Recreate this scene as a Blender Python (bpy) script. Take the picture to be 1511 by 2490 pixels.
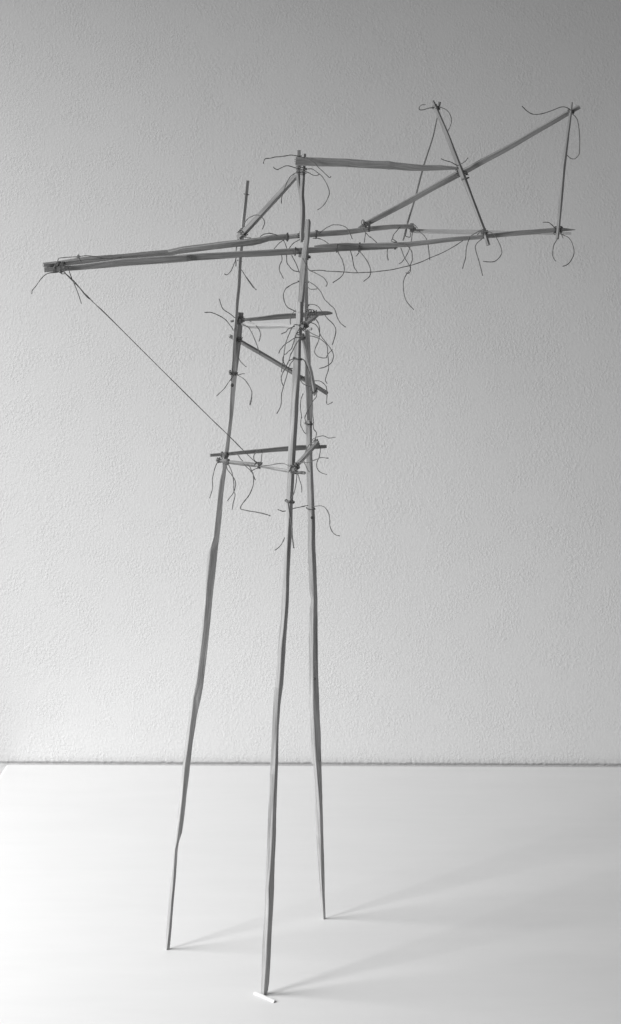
import bpy, math, random
from mathutils import Vector, noise
R = math.radians
S = bpy.context.scene
for o in list(bpy.data.objects):
    bpy.data.objects.remove(o)

# ------------------------------------------------------------------ camera
F, CX, HY, HC = 4000.0, 755.5, 500.0, 0.481     # focal length in photo pixels, principal column, eye-level row, eye height (m)
cd = bpy.data.cameras.new('camera'); cam = bpy.data.objects.new('camera', cd)
S.collection.objects.link(cam); S.camera = cam
cam.location = (0, 0, HC); cam.rotation_euler = (R(90), 0, 0)
cd.sensor_fit = 'VERTICAL'; cd.sensor_height = 36; cd.lens = 36 * F / 2490
cd.shift_y = -(1245 - HY) / 2490
cd.clip_start = .01; cd.clip_end = 50

# ------------------------------------------------------------------ light: two windows of a room, to the left
w = bpy.data.worlds.new('World'); S.world = w; w.use_nodes = True
bg = w.node_tree.nodes['Background']
bg.inputs[0].default_value = (1, 1, 1, 1); bg.inputs[1].default_value = 0.13
def window_light(name, loc, target, sx, sy, energy, spread):
    l = bpy.data.lights.new(name, 'AREA'); l.shape = 'RECTANGLE'; l.size = sx; l.size_y = sy
    l.energy = energy; l.spread = R(spread)
    o = bpy.data.objects.new(name, l); S.collection.objects.link(o)
    o.location = loc
    o.rotation_euler = (Vector(target) - Vector(loc)).to_track_quat('-Z', 'Y').to_euler()
    return o
window_light('window_light_side', (-1.20, 1.00, .95), (-.05, 1.15, -.78), .50, .80, 6.0, 88)
window_light('window_light_front', (-1.26, .27, .66), (-.05, 1.2, -.5), .30, .50, 5.9, 96)
S.view_settings.view_transform = 'Standard'; S.view_settings.look = 'None'
S.view_settings.exposure = 0; S.view_settings.gamma = 1
S.render.engine = 'CYCLES'

# ------------------------------------------------------------------ materials
def mat(name, col, rough=.7):
    m = bpy.data.materials.new(name); m.use_nodes = True
    b = m.node_tree.nodes['Principled BSDF']
    b.inputs['Base Color'].default_value = (col, col, col, 1); b.inputs['Roughness'].default_value = rough
    b.inputs['Specular IOR Level'].default_value = .25
    return m
def N(m, t, **kw):
    n = m.node_tree.nodes.new(t)
    for k, v in kw.items(): setattr(n, k, v)
    return n
def wood(name, col, contrast=.25, bump=.25):
    m = mat(name, col, .75); L = m.node_tree.links; b = m.node_tree.nodes['Principled BSDF']
    uv = N(m, 'ShaderNodeUVMap'); uv.uv_map = 'grain'
    mp = N(m, 'ShaderNodeMapping'); mp.inputs['Scale'].default_value = (2.2, .05, 1)
    L.new(uv.outputs[0], mp.inputs[0])
    oi = N(m, 'ShaderNodeObjectInfo')
    n1 = N(m, 'ShaderNodeTexNoise', noise_dimensions='4D'); n1.inputs['Scale'].default_value = 1; n1.inputs['Detail'].default_value = 6; n1.inputs['Roughness'].default_value = .65
    mul = N(m, 'ShaderNodeMath', operation='MULTIPLY'); mul.inputs[1].default_value = 37
    L.new(oi.outputs['Random'], mul.inputs[0]); L.new(mul.outputs[0], n1.inputs['W']); L.new(mp.outputs[0], n1.inputs['Vector'])
    mp2 = N(m, 'ShaderNodeMapping'); mp2.inputs['Scale'].default_value = (.5, .035, 1); L.new(uv.outputs[0], mp2.inputs[0])
    n2 = N(m, 'ShaderNodeTexNoise', noise_dimensions='4D'); n2.inputs['Scale'].default_value = 1; n2.inputs['Detail'].default_value = 4
    L.new(mp2.outputs[0], n2.inputs['Vector']); L.new(mul.outputs[0], n2.inputs['W'])
    add = N(m, 'ShaderNodeMath', operation='ADD'); L.new(n1.outputs[0], add.inputs[0])
    h = N(m, 'ShaderNodeMath', operation='MULTIPLY'); h.inputs[1].default_value = .7; L.new(n2.outputs[0], h.inputs[0]); L.new(h.outputs[0], add.inputs[1])
    mr = N(m, 'ShaderNodeMapRange'); mr.inputs['From Min'].default_value = .6; mr.inputs['From Max'].default_value = 1.12
    mr.inputs['To Min'].default_value = col * (1 - contrast); mr.inputs['To Max'].default_value = min(.92, col * (1 + contrast))
    L.new(add.outputs[0], mr.inputs[0])
    cc = N(m, 'ShaderNodeCombineColor')
    for i in range(3): L.new(mr.outputs[0], cc.inputs[i])
    L.new(cc.outputs[0], b.inputs['Base Color'])
    bp = N(m, 'ShaderNodeBump'); bp.inputs['Strength'].default_value = bump; bp.inputs['Distance'].default_value = .0006
    L.new(n1.outputs[0], bp.inputs['Height']); L.new(bp.outputs[0], b.inputs['Normal'])
    return m
W = wood('split_wood', .42, .58); WL = wood('pale_split_wood', .43, .5); WW = wood('bleached_wood', .60, .2)
WM = wood('sapwood', .41, .4)
WD = wood('weathered_wood', .38, .5); WB = wood('bark_stained_wood', .27, .7, .6); WG = wood('grooved_wood', .46, .5, .9)
STR = mat('waxed_string', .18, .8); KN = mat('wood_knot', .10, .8); CH = mat('white_chip', .80, .8)

def wall_mat():
    m = mat('woodchip_plaster', .80, .9); L = m.node_tree.links; b = m.node_tree.nodes['Principled BSDF']
    tc = N(m, 'ShaderNodeTexCoord')
    mp = N(m, 'ShaderNodeMapping'); mp.inputs['Scale'].default_value = (1, 1, .8); L.new(tc.outputs['Object'], mp.inputs[0])
    n1 = N(m, 'ShaderNodeTexNoise'); n1.inputs['Scale'].default_value = 540; n1.inputs['Detail'].default_value = 4; n1.inputs['Roughness'].default_value = .6
    n2 = N(m, 'ShaderNodeTexNoise'); n2.inputs['Scale'].default_value = 60; n2.inputs['Detail'].default_value = 3
    v = N(m, 'ShaderNodeTexVoronoi'); v.inputs['Scale'].default_value = 450; v.inputs['Randomness'].default_value = 1
    for n in (n1, n2, v): L.new(mp.outputs[0], n.inputs['Vector'])
    p = N(m, 'ShaderNodeMapRange'); p.inputs['From Min'].default_value = .42; p.inputs['From Max'].default_value = .75
    L.new(n1.outputs[0], p.inputs[0])
    q = N(m, 'ShaderNodeMath', operation='MULTIPLY'); q.inputs[1].default_value = .25; L.new(n2.outputs[0], q.inputs[0])
    a = N(m, 'ShaderNodeMath', operation='ADD'); L.new(p.outputs[0], a.inputs[0]); L.new(q.outputs[0], a.inputs[1])
    q2 = N(m, 'ShaderNodeMath', operation='MULTIPLY_ADD'); q2.inputs[1].default_value = -.35; L.new(v.outputs['Distance'], q2.inputs[0]); L.new(a.outputs[0], q2.inputs[2])
    n3 = N(m, 'ShaderNodeTexNoise'); n3.inputs['Scale'].default_value = 38; n3.inputs['Detail'].default_value = 4; L.new(tc.outputs['Object'], n3.inputs['Vector'])
    pm = N(m, 'ShaderNodeMapRange'); pm.inputs['From Min'].default_value = .35; pm.inputs['From Max'].default_value = .65; pm.inputs['To Min'].default_value = .3; pm.inputs['To Max'].default_value = 1.15; L.new(n3.outputs[0], pm.inputs[0])
    pmu = N(m, 'ShaderNodeMath', operation='MULTIPLY'); L.new(q2.outputs[0], pmu.inputs[0]); L.new(pm.outputs[0], pmu.inputs[1])
    n4 = N(m, 'ShaderNodeTexNoise'); n4.inputs['Scale'].default_value = 7; n4.inputs['Detail'].default_value = 5; L.new(tc.outputs['Object'], n4.inputs['Vector'])
    cm = N(m, 'ShaderNodeMapRange'); cm.inputs['To Min'].default_value = .77; cm.inputs['To Max'].default_value = .83; L.new(n4.outputs[0], cm.inputs[0])
    cc = N(m, 'ShaderNodeCombineColor')
    for i in range(3): L.new(cm.outputs[0], cc.inputs[i])
    L.new(cc.outputs[0], b.inputs['Base Color'])
    bp = N(m, 'ShaderNodeBump'); bp.inputs['Strength'].default_value = .46; bp.inputs['Distance'].default_value = .0005
    L.new(pmu.outputs[0], bp.inputs['Height']); L.new(bp.outputs[0], b.inputs['Normal'])
    return m
def table_mat():
    m = mat('white_laminate', .84, .42); L = m.node_tree.links; b = m.node_tree.nodes['Principled BSDF']
    tc = N(m, 'ShaderNodeTexCoord')
    mp = N(m, 'ShaderNodeMapping'); mp.inputs['Scale'].default_value = (3, 14, 1); L.new(tc.outputs['Object'], mp.inputs[0])
    n = N(m, 'ShaderNodeTexNoise'); n.inputs['Scale'].default_value = 3; n.inputs['Detail'].default_value = 8; n.inputs['Roughness'].default_value = .7; L.new(mp.outputs[0], n.inputs['Vector'])
    mr = N(m, 'ShaderNodeMapRange'); mr.inputs['To Min'].default_value = .67; mr.inputs['To Max'].default_value = .75; L.new(n.outputs[0], mr.inputs[0])
    cc = N(m, 'ShaderNodeCombineColor')
    for i in range(3): L.new(mr.outputs[0], cc.inputs[i])
    L.new(cc.outputs[0], b.inputs['Base Color'])
    r = N(m, 'ShaderNodeMapRange'); r.inputs['To Min'].default_value = .36; r.inputs['To Max'].default_value = .55; L.new(n.outputs[0], r.inputs[0]); L.new(r.outputs[0], b.inputs['Roughness'])
    return m

# ------------------------------------------------------------------ helpers
def link(name, verts, faces, material, parent=None, smooth=False, uvs=None, mats=None):
    me = bpy.data.meshes.new(name); me.from_pydata([tuple(v) for v in verts], [], faces)
    for m in ([material] + (mats or [])): me.materials.append(m)
    if uvs:
        lay = me.uv_layers.new(name='grain')
        for i, u in enumerate(uvs): lay.data[i].uv = u
    if smooth: me.polygons.foreach_set('use_smooth', [True] * len(me.polygons))
    me.update()
    o = bpy.data.objects.new(name, me); S.collection.objects.link(o)
    if parent: o.parent = parent
    return o
# regions of the photograph that the measurements below were read from: origin and scale
REG = {'a': (60, 420, 400/1495), 'b': (440, 340, 400/1495), 'c': (800, 220, 360/1495), 'd': (1100, 220, 340/1495),
       'e': (840, 480, 400/1495), 'f': (480, 600, 380/1495), 'g': (480, 1000, 380/1495), 'h': (640, 700, 200/1495),
       'i': (380, 1340, 460/1495), 'j': (380, 1850, 460/1495), 'k': (560, 2340, 200/1495)}
def px(r, x, y):
    ox, oy, s = REG[r]; return ox + x * s, oy + y * s
def P(x, y, d):                       # a measured point at its distance d (mm) -> metres
    return Vector(((x - CX) * d / F / 1000, d / 1000, HC - (y - HY) * d / F / 1000))

# ------------------------------------------------------------------ setting: wall, table
A = P(20, 1857, 1418); B = P(1511, 1863, 1411.6)
ex = (B - A); ex.z = 0; ex.normalize(); ey = Vector((-ex.y, ex.x, 0)); A.z = 0
gap = .0036
wo = A + ey * gap
def wall_mesh():
    # plaster ends in a ragged lower edge at table height; recess below it added to shade the seam
    xs = [-2.2] + [-.8 + i * .0022 for i in range(860)] + [2.6]
    vs = []; fs = []; n = len(xs)
    for x in xs:
        j = .0005 * noise.noise((x * 160, 0, 0)) + .0006 * noise.noise((x * 420, 4, 0))
        k = .0004 * noise.noise((x * 300, 9, 0))
        for dy, z in ((0, 1.9), (0, .005), (.0002 + k, .0011 + j), (.0008 + k, -.0002 + j), (.0018, -.0012 + j), (.0030, -.75)):
            vs.append(wo + ex * x + ey * dy + Vector((0, 0, z)))
    for i in range(n - 1):
        for q in range(5): fs.append((i*6+q, i*6+q+1, i*6+q+7, i*6+q+6))
    o = len(vs)
    for x in (-2.2, 2.6):
        for z in (1.9, -.75): vs.append(wo + ex * x + ey * .12 + Vector((0, 0, z)))
    fs.append((o, o+2, o+3, o+1)); fs.append((0, (n-1)*6, o+2, o))
    fs.append((0, o, o+1, 5, 4, 3, 2, 1)); e = (n-1)*6; fs.append((e, e+1, e+2, e+3, e+4, e+5, o+3, o+2)); fs.append((5, o+1, o+3, e+5))
    return vs, fs
wv, wf = wall_mesh()
wall = link('wall', wv, wf, wall_mat())
wall['kind'] = 'structure'

def rounded_slab(name, x0, x1, y0, y1, rad, th, material):
    pts = []
    for cx, cy, a0 in ((x1 - rad, y1 - rad, 0), (x0 + rad, y1 - rad, 90), (x0 + rad, y0 + rad, 180), (x1 - rad, y0 + rad, 270)):
        for k in range(9):
            a = R(a0 + 90 * k / 8); pts.append((cx, cy, math.cos(a), math.sin(a)))
    n = len(pts); vs = []; fs = []
    prof = [(-.003, 0), (-.0012, -.0005), (-.0003, -.0015), (0, -.003), (0, -th + .002), (-.002, -th)]
    for off, z in prof:
        for cx, cy, c, s in pts:
            q = A + ex * (cx + (rad + off) * c) + ey * (cy + (rad + off) * s); vs.append((q.x, q.y, z))
    for k in range(len(prof) - 1):
        for i in range(n):
            j = (i + 1) % n; fs.append((k*n+i, (k+1)*n+i, (k+1)*n+j, k*n+j))
    fs.append(tuple(range(n))); fs.append(tuple(range((len(prof)-1)*n, len(prof)*n))[::-1])
    return link(name, vs, fs, material)
table = rounded_slab('table', -.0019, 1.25, -.80, 0, .0042, .026, table_mat())
table['label'] = 'white table top with rounded corner standing against the textured wall'; table['category'] = 'table'

# ------------------------------------------------------------------ the stick tower
root = bpy.data.objects.new('stick_tower', None); S.collection.objects.link(root)
root.location = (-.035, 1.06, 0); root.empty_display_size = .05
root['label'] = 'tall three-legged tower of split wooden sticks lashed with string, with long crane arm'
root['category'] = 'sculpture'
RL = Vector(root.location)
VIEW = Vector((0, 0, HC))
sid = 0
def cat(p, t):                       # piecewise linear over parameter list
    for i in range(len(p) - 1):
        if t <= p[i+1][0] or i == len(p) - 2:
            a, b = p[i], p[i+1]; f = (t - a[0]) / max(1e-9, b[0] - a[0])
            f = min(1, max(0, f)); return [x + (y - x) * f for x, y in zip(a[1], b[1])]
def stick(name, sec, d0, d1, material=None, jit=.03, wob=.0001, parent=None, stain=None, stain_mat=None, flat=1.0, dz=None, label=None):
    """sec: (region, x, y, width, left-face share); d0..d1 distance along the run"""
    global sid; sid += 1; seed = sid * 13.7
    q = []; ll = 0; last = None
    raw = []
    for r, x, y, wd, fr in sec:
        sx, sy = px(r, x, y); raw.append((sx, sy, wd * REG[r][2], fr))
    tot = 0; cum = [0]
    for a, b in zip(raw, raw[1:]): tot += math.hypot(b[0]-a[0], b[1]-a[1]); cum.append(tot)
    for c, a in zip(cum, raw):
        t = c / tot
        d = d0 + (d1 - d0) * t if dz is None else cat(dz, t)[0]
        p = P(a[0], a[1], d); q.append((t, (p.x, p.y, p.z, a[2] * d / F / 1000, a[3])))
    nr = max(6, int(tot / 7)); vs = []; fs = []; uv = []; mi = []
    pts = [cat(q, k / nr) for k in range(nr + 1)]
    C = [Vector(p[:3]) for p in pts]
    L = 0; per = []; along = []
    for k in range(nr + 1):
        t = (C[min(nr, k+2)] - C[max(0, k-2)]).normalized()
        v = (C[k] - VIEW).normalized()
        s = t.cross(v).normalized(); u = s.cross(t).normalized()
        if u.dot(v) < 0: u = -u
        # s points to the photograph's left for a stick listed top to bottom
        if abs(t.z) > .35 and abs(t.x) < abs(t.z) * 1.2:
            if s.x > 0: s = -s
        elif s.z < 0: s = -s            # flat-lying sticks: first face is the upper one
        if k: L += (C[k] - C[k-1]).length
        z = L * 1000
        wd = pts[k][3] * (1 + jit * noise.noise((z * .06, seed, 0)) * 2 + jit * .8 * noise.noise((z * .3, seed, 5)))
        fr = min(.95, max(.05, pts[k][4] + .025 * noise.noise((z * .05, seed, 9))))
        c = C[k] + s * wob * 2 * noise.noise((z * .05, seed, 3)) + u * wob * noise.noise((z * .05, seed, 6))
        a = fr * wd; b = wd - a
        cor = [(wd/2, b), (wd/2 - a, 0), (-wd/2, a), (-wd/2 + a, a + b)]      # (along s, along u)
        cor = [(m, (n_ - wd/2) * flat) for m, n_ in cor]
        ring = []
        for i in range(4):
            p0 = cor[i]; pp = cor[i-1]; pn = cor[(i+1) % 4]
            for o_ in (pp, pn):
                e = (o_[0]-p0[0], o_[1]-p0[1]); el = math.hypot(*e) or 1e-9
                ch = min(el * .3, wd * .05) / el
                ring.append((p0[0] + e[0]*ch, p0[1] + e[1]*ch))
        pr = 0; pl = []
        for i, (m, n_) in enumerate(ring):
            vs.append(c + s * m + u * n_ - RL); pl.append(pr)
            m2, n2 = ring[(i+1) % 8]; pr += math.hypot(m2-m, n2-n_) * 1000
        pl.append(pr); per.append(pl); along.append(z)
    for k in range(nr):
        for i in range(8):
            j = (i+1) % 8
            fs.append((k*8+i, k*8+j, (k+1)*8+j, (k+1)*8+i))
            uv += [(per[k][i], along[k]), (per[k][i+1], along[k]), (per[k+1][i+1], along[k+1]), (per[k+1][i], along[k+1])]
            yy = raw[0][1] + (raw[-1][1] - raw[0][1]) * k / nr
            mi.append(1 if (stain and stain(yy + 6*noise.noise((i*3.1, seed, yy*.02)), i)) else 0)
    for base, rev in ((0, False), (nr * 8, True)):
        f = tuple(base + i for i in range(8)); f = f if rev else f[::-1]; fs.append(f)
        uv += [(0, 0)] * 8; mi.append(0)
    o = link(name, vs, fs, material or W, parent or root, uvs=uv, mats=[stain_mat] if stain else None)
    if stain: o.data.polygons.foreach_set('material_index', mi)
    me = o.data
    import bmesh
    bm = bmesh.new(); bm.from_mesh(me); bmesh.ops.recalc_face_normals(bm, faces=bm.faces); bm.to_mesh(me); bm.free()
    if label: o['label'] = label
    return o

def smooth_path(pts, n=6):
    out = []
    for i in range(len(pts) - 1):
        p0 = pts[max(0, i-1)]; p1 = pts[i]; p2 = pts[i+1]; p3 = pts[min(len(pts)-1, i+2)]
        for k in range(n):
            t = k / n
            out.append(.5 * ((2*p1) + (p2-p0)*t + (2*p0-5*p1+4*p2-p3)*t*t + (3*p1-p0-3*p2+p3)*t**3))
    out.append(pts[-1]); return out
def tube(name, pts, rad, parent, material=None, n=6, rough=.22):
    vs = []; fs = []; m = len(pts); s = None; seed = random.random() * 99
    for k, p in enumerate(pts):
        t = (pts[min(m-1, k+1)] - pts[max(0, k-1)]);  t = t.normalized() if t.length > 1e-9 else Vector((0, 0, 1))
        if s is None: s = t.orthogonal().normalized()
        s = (s - t * s.dot(t)); s = s.normalized() if s.length > 1e-6 else t.orthogonal().normalized()
        u = t.cross(s); rr = rad * (1 + rough * 2 * noise.noise((k * .6, seed, 0)))
        for i in range(n):
            a = 2 * math.pi * i / n; vs.append(p + s * rr * math.cos(a) + u * rr * math.sin(a) - RL)
    for k in range(m - 1):
        for i in range(n):
            j = (i+1) % n; fs.append((k*n+i, k*n+j, (k+1)*n+j, (k+1)*n+i))
    fs.append(tuple(range(n))[::-1]); fs.append(tuple((m-1)*n+i for i in range(n)))
    return link(name, vs, fs, material or STR, parent, smooth=True)
SR = .00029
def string(parent, pts, d0, d1=None, bow=0, name='string_end', rad=SR, n=6):
    """pts: (region, x, y)... a loose thread from its knot at distance d0 to its tip at d1"""
    if d1 is None: d1 = d0 + random.uniform(-14, 10)
    raw = [px(*p) for p in pts]; cum = [0]
    for a, b in zip(raw, raw[1:]): cum.append(cum[-1] + math.hypot(b[0]-a[0], b[1]-a[1]))
    v = []
    for c, (x, y) in zip(cum, raw):
        t = c / cum[-1]; v.append(P(x, y, d0 + (d1-d0)*t + bow*math.sin(math.pi*t)))
    sp = smooth_path(v, n); sd = random.random() * 99
    for i in range(1, len(sp)):
        sp[i] = sp[i] + Vector((noise.noise((i * .22, sd, 0)), noise.noise((i * .22, sd, 5)), noise.noise((i * .22, sd, 9)))) * .00022
    return tube(name, sp, rad, parent)
def T(reg, *xy):
    return [(reg, xy[i], xy[i+1]) for i in range(0, len(xy), 2)]
random.seed(7)
def lash(reg, x, y, d, wd, ang, turns=3, pitch=9, knot=True, cross=None, tilt=.15, rad=SR * .95, hd=1.0):
    turns *= .9
    """coil of string around a stick of width wd (region px); ang = the stick's direction in the picture, 90 = upright; cross = second coil"""
    sc = REG[reg][2]; sx, sy = px(reg, x, y); c = P(sx, sy, d); k = d / F / 1000
    path = []
    for aa, tt in ((ang, turns),) + (((cross, turns),) if cross is not None else ()):
        ax = Vector((math.cos(R(aa)), 0, math.sin(R(aa)))); s = Vector((-ax.z, 0, ax.x)); u = Vector((0, 1, 0))
        h = wd * sc * k / 2 + rad
        n = int(tt * 16); ph = random.uniform(0, 6)
        for i in range(n + 1):
            f = i / n; a = 2*math.pi*tt*f + ph
            cs, sn = math.cos(a), math.sin(a)
            off = (f - .5) * pitch * tt / 3 * sc * k + tilt * h * math.sin(a + 1)
            path.append(c + ax * (off + random.uniform(-.1, .1) * rad) + s * h * cs * random.uniform(1, 1.06) + u * h * hd * sn * random.uniform(1, 1.08))
    o = tube('lashing', path, rad, root)
    if knot:
        kc = c + Vector((random.uniform(-.3, .3) * wd * sc * k, -(wd * sc * k / 2 * hd + .0006), random.uniform(-.3, .3) * pitch * sc * k))
        kp = [kc + Vector((random.uniform(-1, 1), random.uniform(-.5, .5), random.uniform(-1, 1))) * .0008 for _ in range(6)]
        tube('knot', smooth_path(kp, 5), rad * 1.1, o)
    return o

# --- legs ------------------------------------------------------------------
def V(reg, *rows):      # rows: y, left edge, arris, right edge
    return [(reg, (l + r) / 2, y, r - l, (m - l) / (r - l)) for y, l, m, r in rows]
leg_l = stick('leg', V('f', (628, 384, 392, 443), (900, 360, 368, 420), (1200, 328, 335, 386), (1320, 315, 322, 372), (1650, 299, 306, 339))
    + V('g', (200, 284, 290, 326), (400, 256, 262, 302), (560, 235, 242, 278), (640, 215, 222, 268), (800, 192, 200, 247), (1000, 170, 180, 236), (1200, 147, 158, 215))
    + V('i', (0, 405, 425, 490), (300, 385, 397, 455), (600, 362, 375, 425), (900, 330, 338, 392), (1050, 310, 318, 375), (1150, 288, 295, 358), (1300, 262, 280, 325), (1500, 232, 255, 292), (1680, 210, 228, 272))
    + V('j', (300, 185, 205, 240), (500, 160, 180, 215), (560, 152, 175, 207), (640, 145, 165, 182), (700, 138, 150, 172), (900, 118, 140, 160), (1100, 100, 125, 142), (1300, 82, 108, 125), (1492, 75, 84, 107)),
    1078, 1064, W)
leg_lu = stick('leg_extension', V('b', (370, 588, 596, 624), (560, 572, 580, 606), (790, 546, 555, 584), (1070, 524, 532, 556), (1340, 512, 518, 545))
    + V('f', (500, 368, 375, 403), (700, 353, 361, 386), (900, 338, 346, 372), (1100, 328, 335, 352), (1285, 318, 323, 332)), 1080, 1072, W)
leg_f = stick('leg', V('f', (526, 945, 985, 1020), (700, 940, 985, 1018), (900, 925, 972, 998), (1200, 910, 966, 990), (1450, 896, 942, 976), (1640, 888, 932, 968))
    + V('g', (300, 873, 917, 950), (500, 862, 907, 937), (800, 852, 890, 922), (1100, 838, 872, 912))
    + V('i', (0, 1013, 1035, 1065), (300, 998, 1030, 1055), (600, 975, 1010, 1037), (800, 958, 990, 1025), (1060, 938, 972, 1005), (1200, 925, 965, 987), (1400, 915, 956, 970), (1650, 905, 943, 966))
    + V('j', (100, 898, 938, 962), (400, 885, 925, 953), (700, 872, 912, 945), (1000, 860, 890, 935), (1300, 848, 885, 920), (1600, 832, 868, 905), (1750, 828, 855, 895), (1820, 828, 852, 885), (1852, 832, 850, 872)),
    1031, 1003, WL, stain=lambda y, i: i in (7, 0, 1) and ((y > 1666 and not 1858 < y < 1876)), stain_mat=WD)
leg_fu = stick('leg_extension', V('b', (722, 1135, 1160, 1172), (745, 1126, 1165, 1184), (900, 1122, 1160, 1172), (1000, 1103, 1145, 1158), (1200, 1080, 1128, 1140), (1346, 1070, 1112, 1126))
    + V('f', (400, 972, 1015, 1030), (520, 962, 1000, 1022), (700, 955, 990, 1010), (860, 950, 985, 1000)), 1037, 1036, WG)
leg_r = stick('leg', V('g', (88, 1040, 1075, 1092), (150, 1036, 1085, 1100), (300, 1040, 1080, 1100), (500, 1045, 1088, 1108), (850, 1048, 1095, 1122), (1000, 1055, 1095, 1130), (1300, 1058, 1095, 1135))
    + V('i', (0, 1200, 1232, 1262), (300, 1207, 1242, 1275), (390, 1224, 1245, 1278), (450, 1210, 1243, 1278), (700, 1205, 1240, 1280), (1000, 1208, 1240, 1285), (1200, 1210, 1240, 1292), (1300, 1212, 1242, 1295), (1460, 1220, 1250, 1302), (1680, 1233, 1265, 1308))
    + V('j', (0, 1238, 1262, 1308), (200, 1248, 1280, 1315), (400, 1255, 1297, 1320), (600, 1265, 1302, 1325), (900, 1282, 1305, 1332), (1100, 1296, 1315, 1337), (1252, 1316, 1324, 1341)), 1113, 1109.5, WL)
leg_ru = stick('leg_extension', V('f', (70, 1024, 1030, 1054), (400, 1018, 1024, 1061), (620, 1019, 1025, 1064), (880, 1024, 1032, 1080), (1300, 1030, 1036, 1092), (1640, 1042, 1048, 1102)) + V('g', (180, 1062, 1066, 1098)), 1096, 1119, W)
def knot_mark(par, reg, x, y, d, r):
    c = P(*px(reg, x, y), d) - RL; vs = []; fs = []
    for k in range(4):
        a = k / 3 * math.pi / 2
        for i in range(10):
            b = 2*math.pi*i/10; vs.append(c + Vector((r*math.cos(a)*math.cos(b), -r*.3*math.sin(a), r*1.2*math.cos(a)*math.sin(b))))
    for k in range(3):
        for i in range(10): j = (i+1) % 10; fs.append((k*10+i, k*10+j, (k+1)*10+j, (k+1)*10+i))
    link('wood_knot', vs, fs, KN, par, smooth=True)
knot_mark(leg_l, 'f', 334, 1325, 1071.5, .0011); knot_mark(leg_r, 'g', 1097, 1018, 1108.2, .0009); knot_mark(leg_r, 'i', 1252, 1010, 1106, .0008)

# --- arm beams -------------------------------------------------------------
def H(reg, *rows):      # rows: x, y, width, share of the upper/left face
    return [(reg,) + r for r in rows]
beam_rear = stick('beam', H('a', (168, 838, 42, .4), (300, 828, 50, .4), (520, 797, 66, .45), (900, 765, 60, .5), (1300, 730, 66, .45)) + H('b', (0, 1003, 68, .35), (270, 968, 68, .35), (500, 942, 67, .3), (640, 930, 70, .2), (720, 915, 62, .2), (800, 893, 52, .2), (978, 882, 58, .15)), 1003, 1078, W, jit=.05,
    dz=[(0, [1003]), (.5, [1052]), (1, [1078])])
beam_rear2 = stick('beam', H('b', (880, 893, 36, .3), (1080, 870, 50, .25), (1230, 858, 56, .2), (1495, 842, 52, .15)) + H('c', (420, 1398, 52, .15), (640, 1376, 46, .15), (846, 1372, 48, .2)), 1086, 1108, W)
beam_front = stick('beam', H('a', (178, 882, 46, .1), (440, 866, 52, .15), (880, 818, 72, .12), (1495, 774, 64, .1)) + H('b', (0, 1075, 66, .1), (550, 1040, 59, .1), (1090, 1010, 59, .1), (1160, 1004, 57, .1)) + H('e', (0, 466, 44, .1), (140, 464, 40, .1), (300, 458, 36, .15), (472, 450, 26, .15)), 1005, 1064, WD,
    dz=[(0, [1005]), (.72, [1046]), (1, [1066])])
beam_front2 = stick('beam', H('b', (1212, 968, 14, .2), (1300, 962, 30, .2), (1495, 952, 34, .15)) + H('e', (140, 436, 40, .15), (460, 433, 46, .15), (560, 428, 48, .3), (1000, 380, 42, .25), (1250, 357, 42, .1)) + H('d', (300, 1566, 46, .05), (700, 1526, 54, .05), (1100, 1490, 48, .05), (1210, 1487, 34, .05), (1318, 1489, 6, .1)), 1054, 1080, W)
spar = stick('spar', H('e', (598, 304, 40, .5), (900, 310, 44, .5), (1180, 316, 45, .5)) + H('d', (600, 1524, 44, .5), (1100, 1526, 34, .5), (1272, 1528, 30, .4)), 1113, 1092, WW)
# --- mast and tail frame ---------------------------------------------------
top_beam = stick('beam', H('b', (1042, 191, 74, .1), (1100, 194, 78, .1), (1300, 203, 74, .12), (1495, 207, 76, .12)) + H('c', (280, 737, 84, .2), (440, 750, 80, .15), (600, 755, 86, .15), (660, 760, 72, .1), (830, 776, 72, .15), (950, 782, 62, .15), (1140, 780, 50, .15), (1290, 785, 28, .2), (1338, 783, 22, .2)), 1076, 1082, WD, jit=.06)
mast = stick('mast', V('b', (128, 1106, 1118, 1142), (250, 1098, 1112, 1136), (350, 1086, 1108, 1130), (500, 1077, 1100, 1124), (600, 1082, 1104, 1132), (700, 1084, 1102, 1132), (850, 1078, 1092, 1122), (930, 1082, 1092, 1112)), 1087, 1077, WM)
mast2 = stick('mast', V('b', (95, 1054, 1058, 1090), (250, 1054, 1060, 1090), (350, 1048, 1070, 1088), (500, 1072, 1086, 1098), (620, 1086, 1092, 1098)), 1088, 1085, WM)
brace_top = stick('brace', H('b', (1048, 330, 50, .6), (900, 490, 58, .58), (700, 710, 60, .6), (590, 825, 62, .6), (522, 893, 60, .6)), 1090, 1070, WL)
m1 = stick('brace', H('c', (1050, 105, 32, .6), (1085, 190, 44, .65), (1200, 470, 52, .72), (1300, 730, 56, .7), (1355, 865, 58, .6)) + H('d', (200, 1140, 50, .6), (290, 1360, 46, .45), (345, 1500, 45, .4), (385, 1655, 46, .6)), 1098, 1064, WM)
m2 = stick('brace', H('c', (300, 1392, 26, .15), (380, 1345, 55, .15), (600, 1230, 56, .15), (880, 1080, 60, .15), (1100, 955, 66, .2), (1320, 835, 70, .3)) + H('d', (170, 845, 68, .3), (690, 560, 62, .2), (1200, 262, 56, .2), (1362, 172, 50, .3)), 1103, 1086, WD)
thin = stick('strut', H('c', (1121, 115, 30, .5), (1105, 185, 26, .5), (1088, 300, 15, .4), (1050, 470, 18, .3), (960, 750, 20, .2), (880, 1050, 21, .2), (795, 1340, 22, .2)) + H('e', (545, 330, 24, .2), (524, 392, 16, .2)), 1101, 1113, WD)
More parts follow.
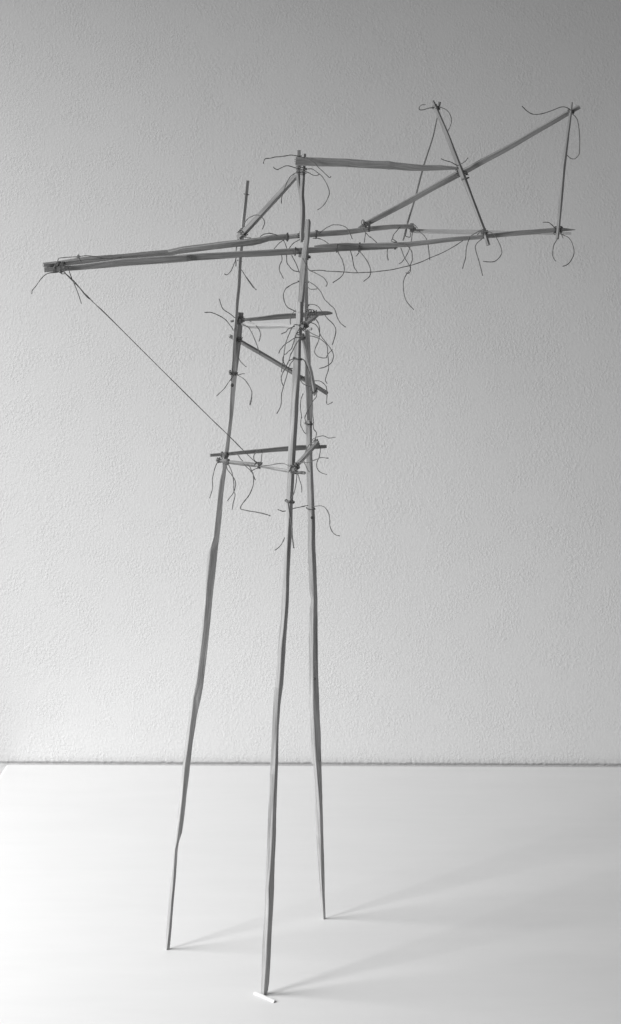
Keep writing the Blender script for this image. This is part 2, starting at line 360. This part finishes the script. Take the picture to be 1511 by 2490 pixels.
tail = stick('strut', V('d', (125, 1266, 1280, 1291), (240, 1250, 1268, 1282), (420, 1222, 1246, 1262), (800, 1164, 1192, 1218), (1200, 1138, 1162, 1182), (1450, 1116, 1140, 1156), (1590, 1106, 1124, 1140)), 1080, 1075, WM)
# --- upper ring of rungs ---------------------------------------------------
r1 = stick('rung', H('f', (318, 714, 22, .2), (440, 700, 28, .15), (600, 688, 42, .12), (750, 672, 54, .12), (920, 660, 52, .12), (1130, 642, 46, .12), (1250, 634, 40, .1), (1294, 637, 14, .2)), 1086, 1104, WD)
r2 = stick('rung', H('f', (430, 738, 34, .6), (500, 752, 56, .6), (700, 757, 58, .6), (830, 756, 44, .6), (940, 772, 40, .6)) + H('h', (760, 740, 60, .6), (885, 745, 58, .5)), 1075, 1044, WW)
r3 = stick('rung', H('h', (708, 700, 78, .5), (790, 645, 84, .5), (900, 560, 84, .5), (985, 495, 70, .4)), 1024, 1098, W)
d1 = stick('brace', H('f', (306, 852, 34, .2), (420, 910, 44, .45), (600, 1015, 46, .45), (800, 1135, 46, .45), (1000, 1255, 46, .4), (1160, 1350, 42, .3), (1242, 1402, 40, .2)), 1086, 1124, W)
d2 = stick('brace', H('h', (722, 850, 60, .5), (745, 1000, 62, .5), (800, 1280, 76, .55), (870, 1540, 84, .5), (915, 1780, 84, .5), (930, 1930, 80, .5)), 1024, 1112, WG)
# --- lower ring of rungs ---------------------------------------------------
r4 = stick('rung', H('g', (120, 420, 30, .1), (240, 412, 32, .1), (400, 398, 36, .1), (600, 382, 42, .1), (760, 366, 46, .1), (960, 352, 50, .1), (1150, 340, 38, .1), (1232, 335, 34, .1)), 1078, 1121, WD)
r5 = stick('rung', H('g', (188, 467, 34, .6), (300, 484, 40, .5), (420, 500, 44, .5), (560, 514, 46, .5)), 1075, 1051, WB)
r5b = stick('rung', H('g', (520, 512, 26, .5), (620, 527, 34, .55), (760, 553, 34, .55), (900, 576, 34, .55), (1032, 592, 34, .5)), 1053, 1026, WL)
r6 = stick('rung', H('g', (918, 560, 36, .5), (960, 505, 48, .55), (1060, 395, 50, .55), (1150, 300, 46, .5)), 1013, 1106, W)

# ------------------------------------------------------------------ lashings and thread ends
# arm tip
k = lash('a', 300, 858, 1006, 88, 3, 4, 26, tilt=.45)
string(k, T('a', 345, 902, 300, 905, 230, 910, 190, 925, 150, 965, 110, 1020, 75, 1065, 65, 1100), 998, 985)
string(k, T('a', 310, 900, 345, 918, 370, 914, 352, 888), 999, 1001)
string(k, T('a', 395, 860, 405, 890, 440, 980, 480, 1080, 518, 1190), 1004, 996)
string(k, T('a', 300, 840, 305, 790, 320, 775, 400, 768, 480, 762, 560, 755, 640, 762, 720, 775, 880, 772), 1000, 1010)
string(k, T('a', 480, 755, 495, 748, 492, 772, 478, 768, 490, 765, 515, 810), 1004, 1006)
lash('a', 345, 858, 1006, 84, 3, 3, 26, tilt=.3)
gl = string(root, T('a', 352, 896, 430, 976, 520, 1068, 600, 1150, 800, 1346) + T('g', 60, 0, 300, 232, 560, 490, 592, 515), 1003, 1046, name='guy_line', rad=.0003)
string(gl, T('a', 360, 905, 450, 985, 560, 1120, 605, 1155), 1000, 1006)
# mast head
k = lash('b', 1085, 195, 1080, 88, 90, 3, 50, cross=20)
string(k, T('b', 1130, 165, 1040, 143, 990, 140, 920, 152, 860, 155, 820, 167, 775, 170, 757, 190, 752, 215), 1072, 1060)
string(k, T('b', 1140, 158, 1210, 205, 1250, 250, 1300, 295, 1335, 330, 1352, 343, 1365, 330), 1072, 1064)
k = lash('b', 1096, 278, 1086, 84, 90, 5, 46)
string(k, T('b', 1090, 265, 1040, 255, 970, 235, 920, 252, 885, 268, 860, 265, 842, 248), 1080, 1064)
string(k, T('b', 1080, 295, 1050, 297, 1000, 330, 970, 375, 950, 430, 925, 490, 917, 530, 915, 578), 1080, 1086, bow=-6)
string(k, T('b', 1120, 268, 1190, 265, 1240, 295, 1290, 340, 1330, 410, 1350, 470, 1340, 520, 1310, 580, 1270, 620, 1245, 635), 1081, 1070, bow=-10)
string(k, T('b', 1120, 285, 1165, 300, 1200, 320, 1240, 322, 1262, 312), 1081, 1076)
# head of the left leg
k = lash('b', 562, 850, 1073, 74, 50, 3, 50, cross=110)
string(k, T('b', 572, 790, 580, 755, 620, 710, 680, 683, 720, 690, 750, 720, 762, 755, 752, 785, 743, 812), 1066, 1056)
string(k, T('b', 565, 868, 600, 885, 640, 893), 1068, 1066)
string(k, T('b', 530, 890, 505, 985, 505, 1070, 480, 1140, 450, 1200, 420, 1228, 398, 1218), 1076, 1064)
string(k, T('b', 520, 900, 503, 985, 503, 1070, 500, 1150), 1080, 1082)
k = lash('b', 535, 1100, 1080, 34, 87, 1.2, 8, knot=False)
string(k, T('b', 552, 1180, 580, 1225, 620, 1290, 665, 1346) + T('f', 470, 290, 510, 350, 565, 412), 1074, 1060)
lash('b', 597, 495, 1080, 38, 85, 1.3, 6, knot=False)
# arm at the tower head
k = lash('b', 970, 884, 1078, 66, 5, 2.4, 16, knot=False)
string(k, T('b', 900, 870, 850, 860, 800, 850, 750, 860, 720, 882), 1076, 1068)
string(k, T('b', 935, 910, 900, 935, 870, 965, 850, 990), 1074, 1068); string(k, T('b', 935, 915, 950, 945, 962, 985), 1074, 1080)
k = lash('b', 1100, 872, 1082, 66, 90, 3, 50, cross=5)
string(k, T('b', 1080, 908, 1030, 935, 1000, 965, 985, 990), 1076, 1070)
k = lash('b', 1232, 860, 1092, 66, 5, 2.4, 18, knot=False)
string(k, T('b', 1255, 852, 1310, 810, 1360, 780) + T('c', 60, 1357, 120, 1360, 175, 1385, 205, 1425, 235, 1495) + T('e', 62, 372), 1087, 1072)
string(k, T('b', 1200, 895, 1250, 897, 1300, 915, 1345, 945), 1088, 1080)
k = lash('b', 1115, 1060, 1042, 76, 84, 3, 30, cross=0)
string(k, T('b', 1108, 1075, 1135, 1130, 1160, 1175, 1210, 1205, 1270, 1235, 1310, 1265, 1330, 1300, 1320, 1335), 1034, 1018)
string(root, T('b', 1120, 1070, 1140, 1130, 1165, 1180, 1210, 1188, 1280, 1185, 1340, 1193, 1495, 1203) + T('e', 110, 685, 240, 678, 400, 660, 520, 635, 640, 605, 760, 555, 880, 505, 980, 450, 1070, 395), 1036, 1066, bow=-10, name='slack_line')
lash('b', 1150, 1063, 1044, 50, 84, 3, 26, cross=10)
k = lash('b', 1040, 1015, 1046, 66, 2, 2, 12, knot=False)
string(k, T('b', 915, 1045, 918, 1100, 898, 1150, 900, 1195, 920, 1235, 935, 1258), 1048, 1034)
string(k, T('b', 962, 1045, 965, 1110, 990, 1155, 1030, 1190, 1080, 1200), 1050, 1056)
string(k, T('b', 1008, 1048, 1050, 1130, 1080, 1210), 1050, 1052)
k = lash('b', 1420, 985, 1054, 66, 2, 2, 12, knot=False)
string(k, T('b', 1425, 1012, 1460, 1080, 1485, 1150, 1480, 1210, 1440, 1260, 1380, 1297), 1048, 1032)
# arm splices
k = lash('e', 130, 452, 1060, 72, 3, 2.5, 18)
string(k, T('e', 130, 490, 170, 540, 210, 600, 230, 670, 220, 720, 165, 762), 1053, 1036); string(k, T('e', 128, 495, 97, 535), 1054, 1050)
string(k, T('e', 48, 484, 65, 550, 80, 630, 110, 680), 1057, 1050)
k = lash('e', 455, 438, 1064, 58, 5, 3, 22)
string(k, T('e', 470, 405, 430, 380, 420, 395, 450, 408, 500, 414), 1058, 1056)
string(k, T('e', 500, 412, 530, 415, 575, 450, 605, 500, 608, 570, 590, 620, 592, 670, 570, 690, 550, 685), 1058, 1044)
string(k, T('e', 505, 460, 515, 485, 540, 550, 590, 630, 585, 660, 540, 730, 527, 790, 535, 880, 560, 950, 622, 1018), 1060, 1040)
string(k, T('e', 382, 470, 382, 530, 390, 572), 1062, 1056)
k = lash('c', 410, 1375, 1101, 90, 5, 3, 22, knot=False)
lash('c', 365, 1355, 1101, 60, 30, 2.5, 20)
string(k, T('c', 372, 1360, 345, 1365, 328, 1335, 345, 1305, 360, 1320), 1094, 1096)
string(k, T('c', 345, 1390, 370, 1435, 420, 1485) + T('e', 230, 360, 285, 410), 1096, 1084)
string(k, T('c', 372, 1435, 365, 1480) + T('e', 172, 412), 1097, 1092)
k = lash('c', 838, 1385, 1110, 74, 4, 4, 30, cross=80)
string(k, T('c', 840, 1350, 870, 1362, 898, 1392), 1100, 1096)
string(k, T('e', 500, 268, 475, 295, 440, 340, 428, 380), 1102, 1096); string(k, T('e', 640, 285, 700, 330, 730, 365, 750, 410, 760, 490, 767, 570), 1104, 1092)
string(k, T('e', 540, 325, 550, 350, 588, 360, 592, 320), 1100, 1102); string(k, T('e', 610, 290, 608, 340, 598, 410, 570, 500, 530, 570, 488, 605), 1103, 1090)
# tail frame
k = lash('c', 1085, 175, 1098, 62, 95, 4, 30, cross=20)
string(k, T('c', 1070, 172, 1000, 180, 940, 198, 915, 190, 915, 165, 945, 145, 975, 145), 1090, 1076)
string(k, T('c', 1115, 165, 1180, 190, 1220, 235, 1238, 290, 1230, 350, 1200, 410), 1092, 1086)
k = lash('c', 1310, 785, 1084, 62, -62, 4, 24, cross=0)
string(k, T('c', 1300, 760, 1235, 725, 1170, 705, 1135, 690), 1076, 1066); string(k, T('c', 1300, 760, 1365, 725, 1405, 680), 1076, 1070)
lash('c', 1345, 845, 1084, 96, -62, 3, 60, cross=28, tilt=.3)
lash('c', 1380, 890, 1080, 66, -66, 3, 14, knot=False)
k = lash('d', 1270, 225, 1082, 54, 28, 4, 26, cross=95)
string(k, T('d', 1268, 210, 1220, 180, 1160, 180, 1080, 210, 960, 248, 870, 255, 800, 220, 745, 168), 1074, 1056)
string(k, T('d', 1280, 245, 1330, 300, 1350, 360, 1360, 470, 1365, 590, 1355, 680, 1320, 725, 1280, 730, 1240, 705, 1225, 680), 1076, 1084, bow=-12)
k = lash('d', 345, 1515, 1068, 64, 105, 4, 32, cross=5)
string(k, T('d', 360, 1505, 420, 1520, 470, 1570, 515, 1660, 530, 1730, 500, 1790, 440, 1830, 330, 1828), 1061, 1046)
string(k, T('d', 325, 1580, 270, 1630, 247, 1670, 260, 1740, 290, 1840, 327, 1980), 1062, 1050)
string(k, T('d', 185, 1570, 170, 1620, 150, 1690, 140, 1800, 110, 1905), 1066, 1052); string(k, T('d', 345, 1490, 280, 1505, 200, 1555), 1061, 1064)
string(k, T('d', 330, 1485, 295, 1510, 270, 1545), 1061, 1063)
k = lash('d', 1130, 1490, 1078, 60, 4, 4, 60, cross=92)
lash('d', 1165, 1488, 1080, 56, 4, 3, 24)
string(k, T('d', 1105, 1485, 1060, 1430, 1020, 1410, 972, 1410), 1070, 1058)
string(k, T('d', 1125, 1585, 1085, 1660, 1075, 1750, 1090, 1800, 1107, 1825), 1074, 1064)
string(k, T('d', 1150, 1530, 1190, 1545, 1250, 1580, 1290, 1650, 1303, 1740, 1275, 1810, 1240, 1855, 1183, 1880), 1070, 1052)
string(k, T('d', 1140, 1500, 1170, 1545, 1185, 1580), 1069, 1066); string(k, T('d', 1100, 1495, 1085, 1525, 1098, 1545), 1070, 1068)
# upper ring, left leg
k = lash('f', 415, 705, 1077, 66, 90, 4, 44, cross=0)
string(k, T('f', 362, 680, 310, 640, 250, 600, 230, 560, 210, 500), 1070, 1056); string(k, T('f', 345, 800, 335, 780, 310, 745, 260, 690, 190, 650, 130, 628, 70, 628), 1073, 1054)
string(k, T('f', 430, 740, 485, 770, 520, 820, 555, 900, 580, 970, 600, 1030), 1072, 1062); string(k, T('f', 560, 755, 587, 787, 605, 830, 602, 870, 590, 905), 1066, 1058)
string(k, T('f', 440, 690, 490, 705, 515, 718), 1072, 1068)
k = lash('f', 386, 885, 1078, 76, 86, 3, 60, cross=150)
string(k, T('f', 385, 1020, 400, 1070, 420, 1105, 468, 1147), 1080, 1066)
k = lash('f', 346, 1208, 1073, 70, 87, 5, 22)
string(k, T('f', 375, 1225, 440, 1260, 490, 1320, 522, 1390, 518, 1450, 505, 1515), 1066, 1050)
string(k, T('f', 345, 1235, 305, 1290, 255, 1360, 187, 1427), 1067, 1056); string(k, T('f', 375, 1232, 420, 1217, 452, 1215), 1067, 1060)
string(k, T('f', 375, 1205, 330, 1205, 302, 1200), 1066, 1062)
string(k, T('f', 520, 1440, 514, 1475, 505, 1512), 1049, 1048, rad=.0005)
# upper ring, front leg and back leg
k = lash('f', 1040, 340, 1102, 42, 90, 1.2, 6, knot=False)
string(k, T('f', 1055, 325, 1110, 360, 1170, 415, 1215, 500, 1260, 545, 1310, 590, 1340, 670, 1370, 730, 1418, 768), 1095, 1074)
string(k, T('f', 1055, 385, 1090, 408, 1145, 402), 1096, 1090)
k = lash('f', 1042, 560, 1104, 46, 90, 1.6, 10, knot=False)
string(k, T('f', 1060, 552, 1120, 552, 1160, 575, 1200, 625, 1250, 690, 1300, 740, 1325, 790, 1315, 870, 1290, 940), 1097, 1076)
k = lash('f', 1000, 335, 1038, 62, 87, 1.2, 4, knot=False)
string(k, T('f', 975, 332, 900, 362, 850, 400, 825, 460, 830, 520, 860, 575, 920, 610, 948, 625), 1032, 1028, bow=-14)
string(k, T('f', 945, 605, 910, 640, 893, 690, 893, 740), 1034, 1050)
k = lash('h', 870, 480, 1088, 110, 5, 5, 140, cross=92); lash('h', 930, 480, 1098, 90, 4, 3, 20, knot=False)
string(k, T('h', 940, 545, 1000, 630, 1030, 740, 1025, 880, 990, 1010, 945, 1110, 945, 1190, 990, 1240, 1060, 1270, 1150, 1270, 1165, 1230, 1220, 1160, 1270, 1125), 1080, 1058)
string(k, T('h', 850, 620, 960, 670, 1010, 750, 1040, 850, 1110, 950, 1190, 1050, 1250, 1140, 1280, 1230, 1260, 1330, 1210, 1390, 1120, 1440, 1025, 1465), 1060, 1040)
k = lash('h', 735, 690, 1028, 110, 60, 5, 90, cross=130)
string(k, T('h', 690, 680, 590, 670, 540, 710, 500, 780, 450, 900, 410, 1020, 390, 1120, 380, 1220, 365, 1330, 345, 1430, 335, 1525), 1020, 1006)
string(k, T('h', 690, 720, 660, 740, 600, 850, 570, 930, 550, 1020, 510, 1110, 440, 1180, 385, 1220, 355, 1300, 380, 1370, 440, 1440, 500, 1462, 540, 1465), 1020, 1014, bow=-10)
string(k, T('h', 800, 765, 835, 790, 900, 835, 1020, 890), 1022, 1012); string(k, T('f', 935, 760, 875, 785, 845, 815, 802, 835), 1026, 1018)
k = lash('h', 715, 890, 1024, 90, 80, 5, 50, cross=10)
string(k, T('h', 690, 905, 590, 905, 520, 950, 420, 1010, 340, 1090, 305, 1140, 285, 1190), 1016, 1000)
string(k, T('h', 690, 920, 665, 935, 620, 990, 560, 1100, 510, 1200, 465, 1330, 400, 1470, 350, 1560, 330, 1650, 345, 1730, 378, 1795), 1016, 1006)
string(k, T('h', 740, 882, 860, 875, 960, 895, 1060, 940, 1130, 1000, 1175, 1090, 1175, 1200, 1190, 1330, 1190, 1460, 1150, 1600, 1130, 1670, 1165, 1745), 1016, 1000)
string(k, T('h', 690, 860, 640, 850, 610, 830, 665, 800), 1016, 1018)
k = lash('h', 628, 1285, 1026, 148, 87, 2.2, 26, knot=False)
string(k, T('h', 570, 1300, 550, 1310, 500, 1380, 465, 1450, 440, 1560, 375, 1790) + T('f', 808, 1400, 805, 1480, 790, 1540, 762, 1595), 1020, 1006)
string(k, T('h', 590, 1270, 520, 1300, 465, 1330), 1018, 1014)
string(k, T('h', 670, 1275, 740, 1310, 790, 1400, 840, 1530, 860, 1680) + T('f', 1098, 1380, 1102, 1500, 1108, 1640) + T('g', 1112, 100, 1113, 165, 1137, 200, 1135, 250, 1125, 280), 1020, 1092)
k = lash('h', 925, 1860, 1108, 100, 98, 4, 60, cross=150)
string(k, T('h', 930, 1690, 1020, 1690, 1110, 1740, 1150, 1810, 1165, 1920) + T('f', 1240, 1500, 1265, 1503, 1293, 1485), 1100, 1080)
string(k, T('f', 1142, 1365, 1140, 1430, 1105, 1480, 1050, 1580, 1030, 1640), 1102, 1108); 
k = lash('h', 800, 1630, 1114, 108, 88, 1.5, 12, knot=False)
lash('h', 700, 1640, 1112, 62, -30, 3, 40)
string(k, T('h', 680, 1680, 730, 1740, 800, 1780, 890, 1795), 1106, 1104)
k = lash('g', 1066, 118, 1112, 64, 90, 2.5, 16)
string(k, T('f', 1012, 1405, 990, 1470, 990, 1560, 1000, 1640) + T('g', 995, 50, 990, 130, 1010, 180, 1035, 215), 1104, 1112)
string(k, T('g', 1040, 110, 1030, 60, 1045, 20), 1106, 1108)
# lower ring
k = lash('g', 272, 420, 1074, 50, 84, 3, 40, cross=5); lash('g', 235, 412, 1078, 38, 5, 3, 16, knot=False)
string(k, T('g', 290, 400, 375, 410, 415, 455, 435, 475), 1080, 1066)
k = lash('g', 290, 485, 1068, 46, -10, 4, 22); k2 = lash('g', 208, 468, 1074, 40, -10, 3, 20, cross=60)
string(k2, T('g', 225, 440, 240, 450, 195, 485, 165, 560, 148, 640, 145, 740, 118, 832), 1068, 1054)
string(k, T('g', 280, 500, 285, 550, 330, 610, 365, 670, 365, 720, 345, 780, 288, 857), 1062, 1050); string(k, T('g', 295, 495, 300, 510, 335, 590, 350, 680, 350, 760, 360, 800, 345, 880, 333, 942), 1061, 1046)
k = lash('g', 597, 518, 1050, 50, -8, 5, 26)
string(k, T('g', 440, 500, 470, 530, 520, 580, 555, 658), 1054, 1046)
string(k, T('g', 480, 505, 500, 530, 530, 590, 540, 650, 530, 730, 490, 810, 435, 880, 415, 920, 430, 940, 520, 958, 620, 975, 698, 1000), 1050, 1028, rad=.00033)
string(k, T('g', 600, 538, 540, 560, 510, 580), 1042, 1034); string(k, T('g', 585, 500, 548, 470, 540, 430, 565, 395, 600, 383, 620, 392, 615, 440, 608, 500), 1043, 1042, bow=-8)
string(k, T('g', 605, 528, 690, 515, 780, 500, 840, 505, 890, 530, 920, 545), 1043, 1014)
k = lash('g', 925, 555, 1016, 66, 84, 4, 70, cross=-10); lash('g', 955, 520, 1022, 54, 50, 3, 22, knot=False)
string(k, T('g', 940, 492, 1050, 490, 1130, 465, 1190, 442, 1253, 450), 1010, 996); string(k, T('g', 1010, 470, 1020, 480, 1040, 530, 1072, 582), 1014, 1006)
string(k, T('g', 955, 585, 945, 700, 925, 780, 895, 850), 1010, 1012); string(k, T('g', 958, 585, 965, 610, 985, 670, 1000, 730, 998, 775), 1010, 1002)
k = lash('g', 1140, 300, 1108, 52, 48, 4, 30, cross=5)
string(k, T('g', 1100, 278, 1105, 270, 1140, 248, 1210, 237, 1260, 258, 1322, 248), 1100, 1086); string(k, T('g', 1155, 300, 1165, 310, 1178, 370, 1170, 430, 1145, 490, 1145, 540, 1180, 585, 1240, 605), 1100, 1084)
string(k, T('g', 1110, 300, 1080, 312, 1050, 350, 1035, 390), 1100, 1106)
k = lash('g', 884, 862, 1020, 80, 87, 2.5, 16)
string(k, T('g', 868, 875, 885, 980, 905, 1090, 910, 1200, 923, 1310), 1010, 1000, rad=.0004); string(k, T('g', 860, 1180, 835, 1215, 800, 1280, 745, 1330), 1030, 1020)
k = lash('g', 1086, 930, 1111, 80, 88, 1.3, 10, knot=False)
string(k, T('g', 1115, 910, 1190, 905, 1235, 935, 1265, 1010, 1270, 1090, 1290, 1150, 1330, 1185, 1365, 1193), 1104, 1086)
string(k, T('g', 1060, 902, 1045, 903, 980, 918, 920, 930, 835, 957, 800, 950, 770, 937), 1104, 1080)

# ------------------------------------------------------------------ white chip under the front foot
def chip():
    a = P(*px('k', 447, 612), 1004); b = P(*px('k', 812, 752), 993); a.z = b.z = 0
    t = (b - a).normalized(); s = Vector((-t.y, t.x, 0)); h = .0013; wd = .0023
    n = 8; vs = []; fs = []
    for i in range(n + 1):
        c = a + (b - a) * i / n; j = noise.noise((i * .9, 3, 1)) * .00018
        for m, z in ((-wd/2, .0001), (-wd/2 + .0003, h + j - .0002), (-wd/2 + .0007, h + j), (wd/2 - .0006, h + j), (wd/2, h - .0005), (wd/2, .0001)):
            vs.append(c + s * (m + j) + Vector((0, 0, z)) - a)
    for i in range(n):
        for k in range(6): l = (k+1) % 6; fs.append((i*6+k, i*6+l, (i+1)*6+l, (i+1)*6+k))
    fs.append(tuple(range(6))[::-1]); fs.append(tuple(n*6+k for k in range(6)))
    o = link('wood_chip', vs, fs, CH); o.location = a
    o['label'] = 'small white stick chip lying on the table at the nearest foot'; o['category'] = 'chip'
chip()
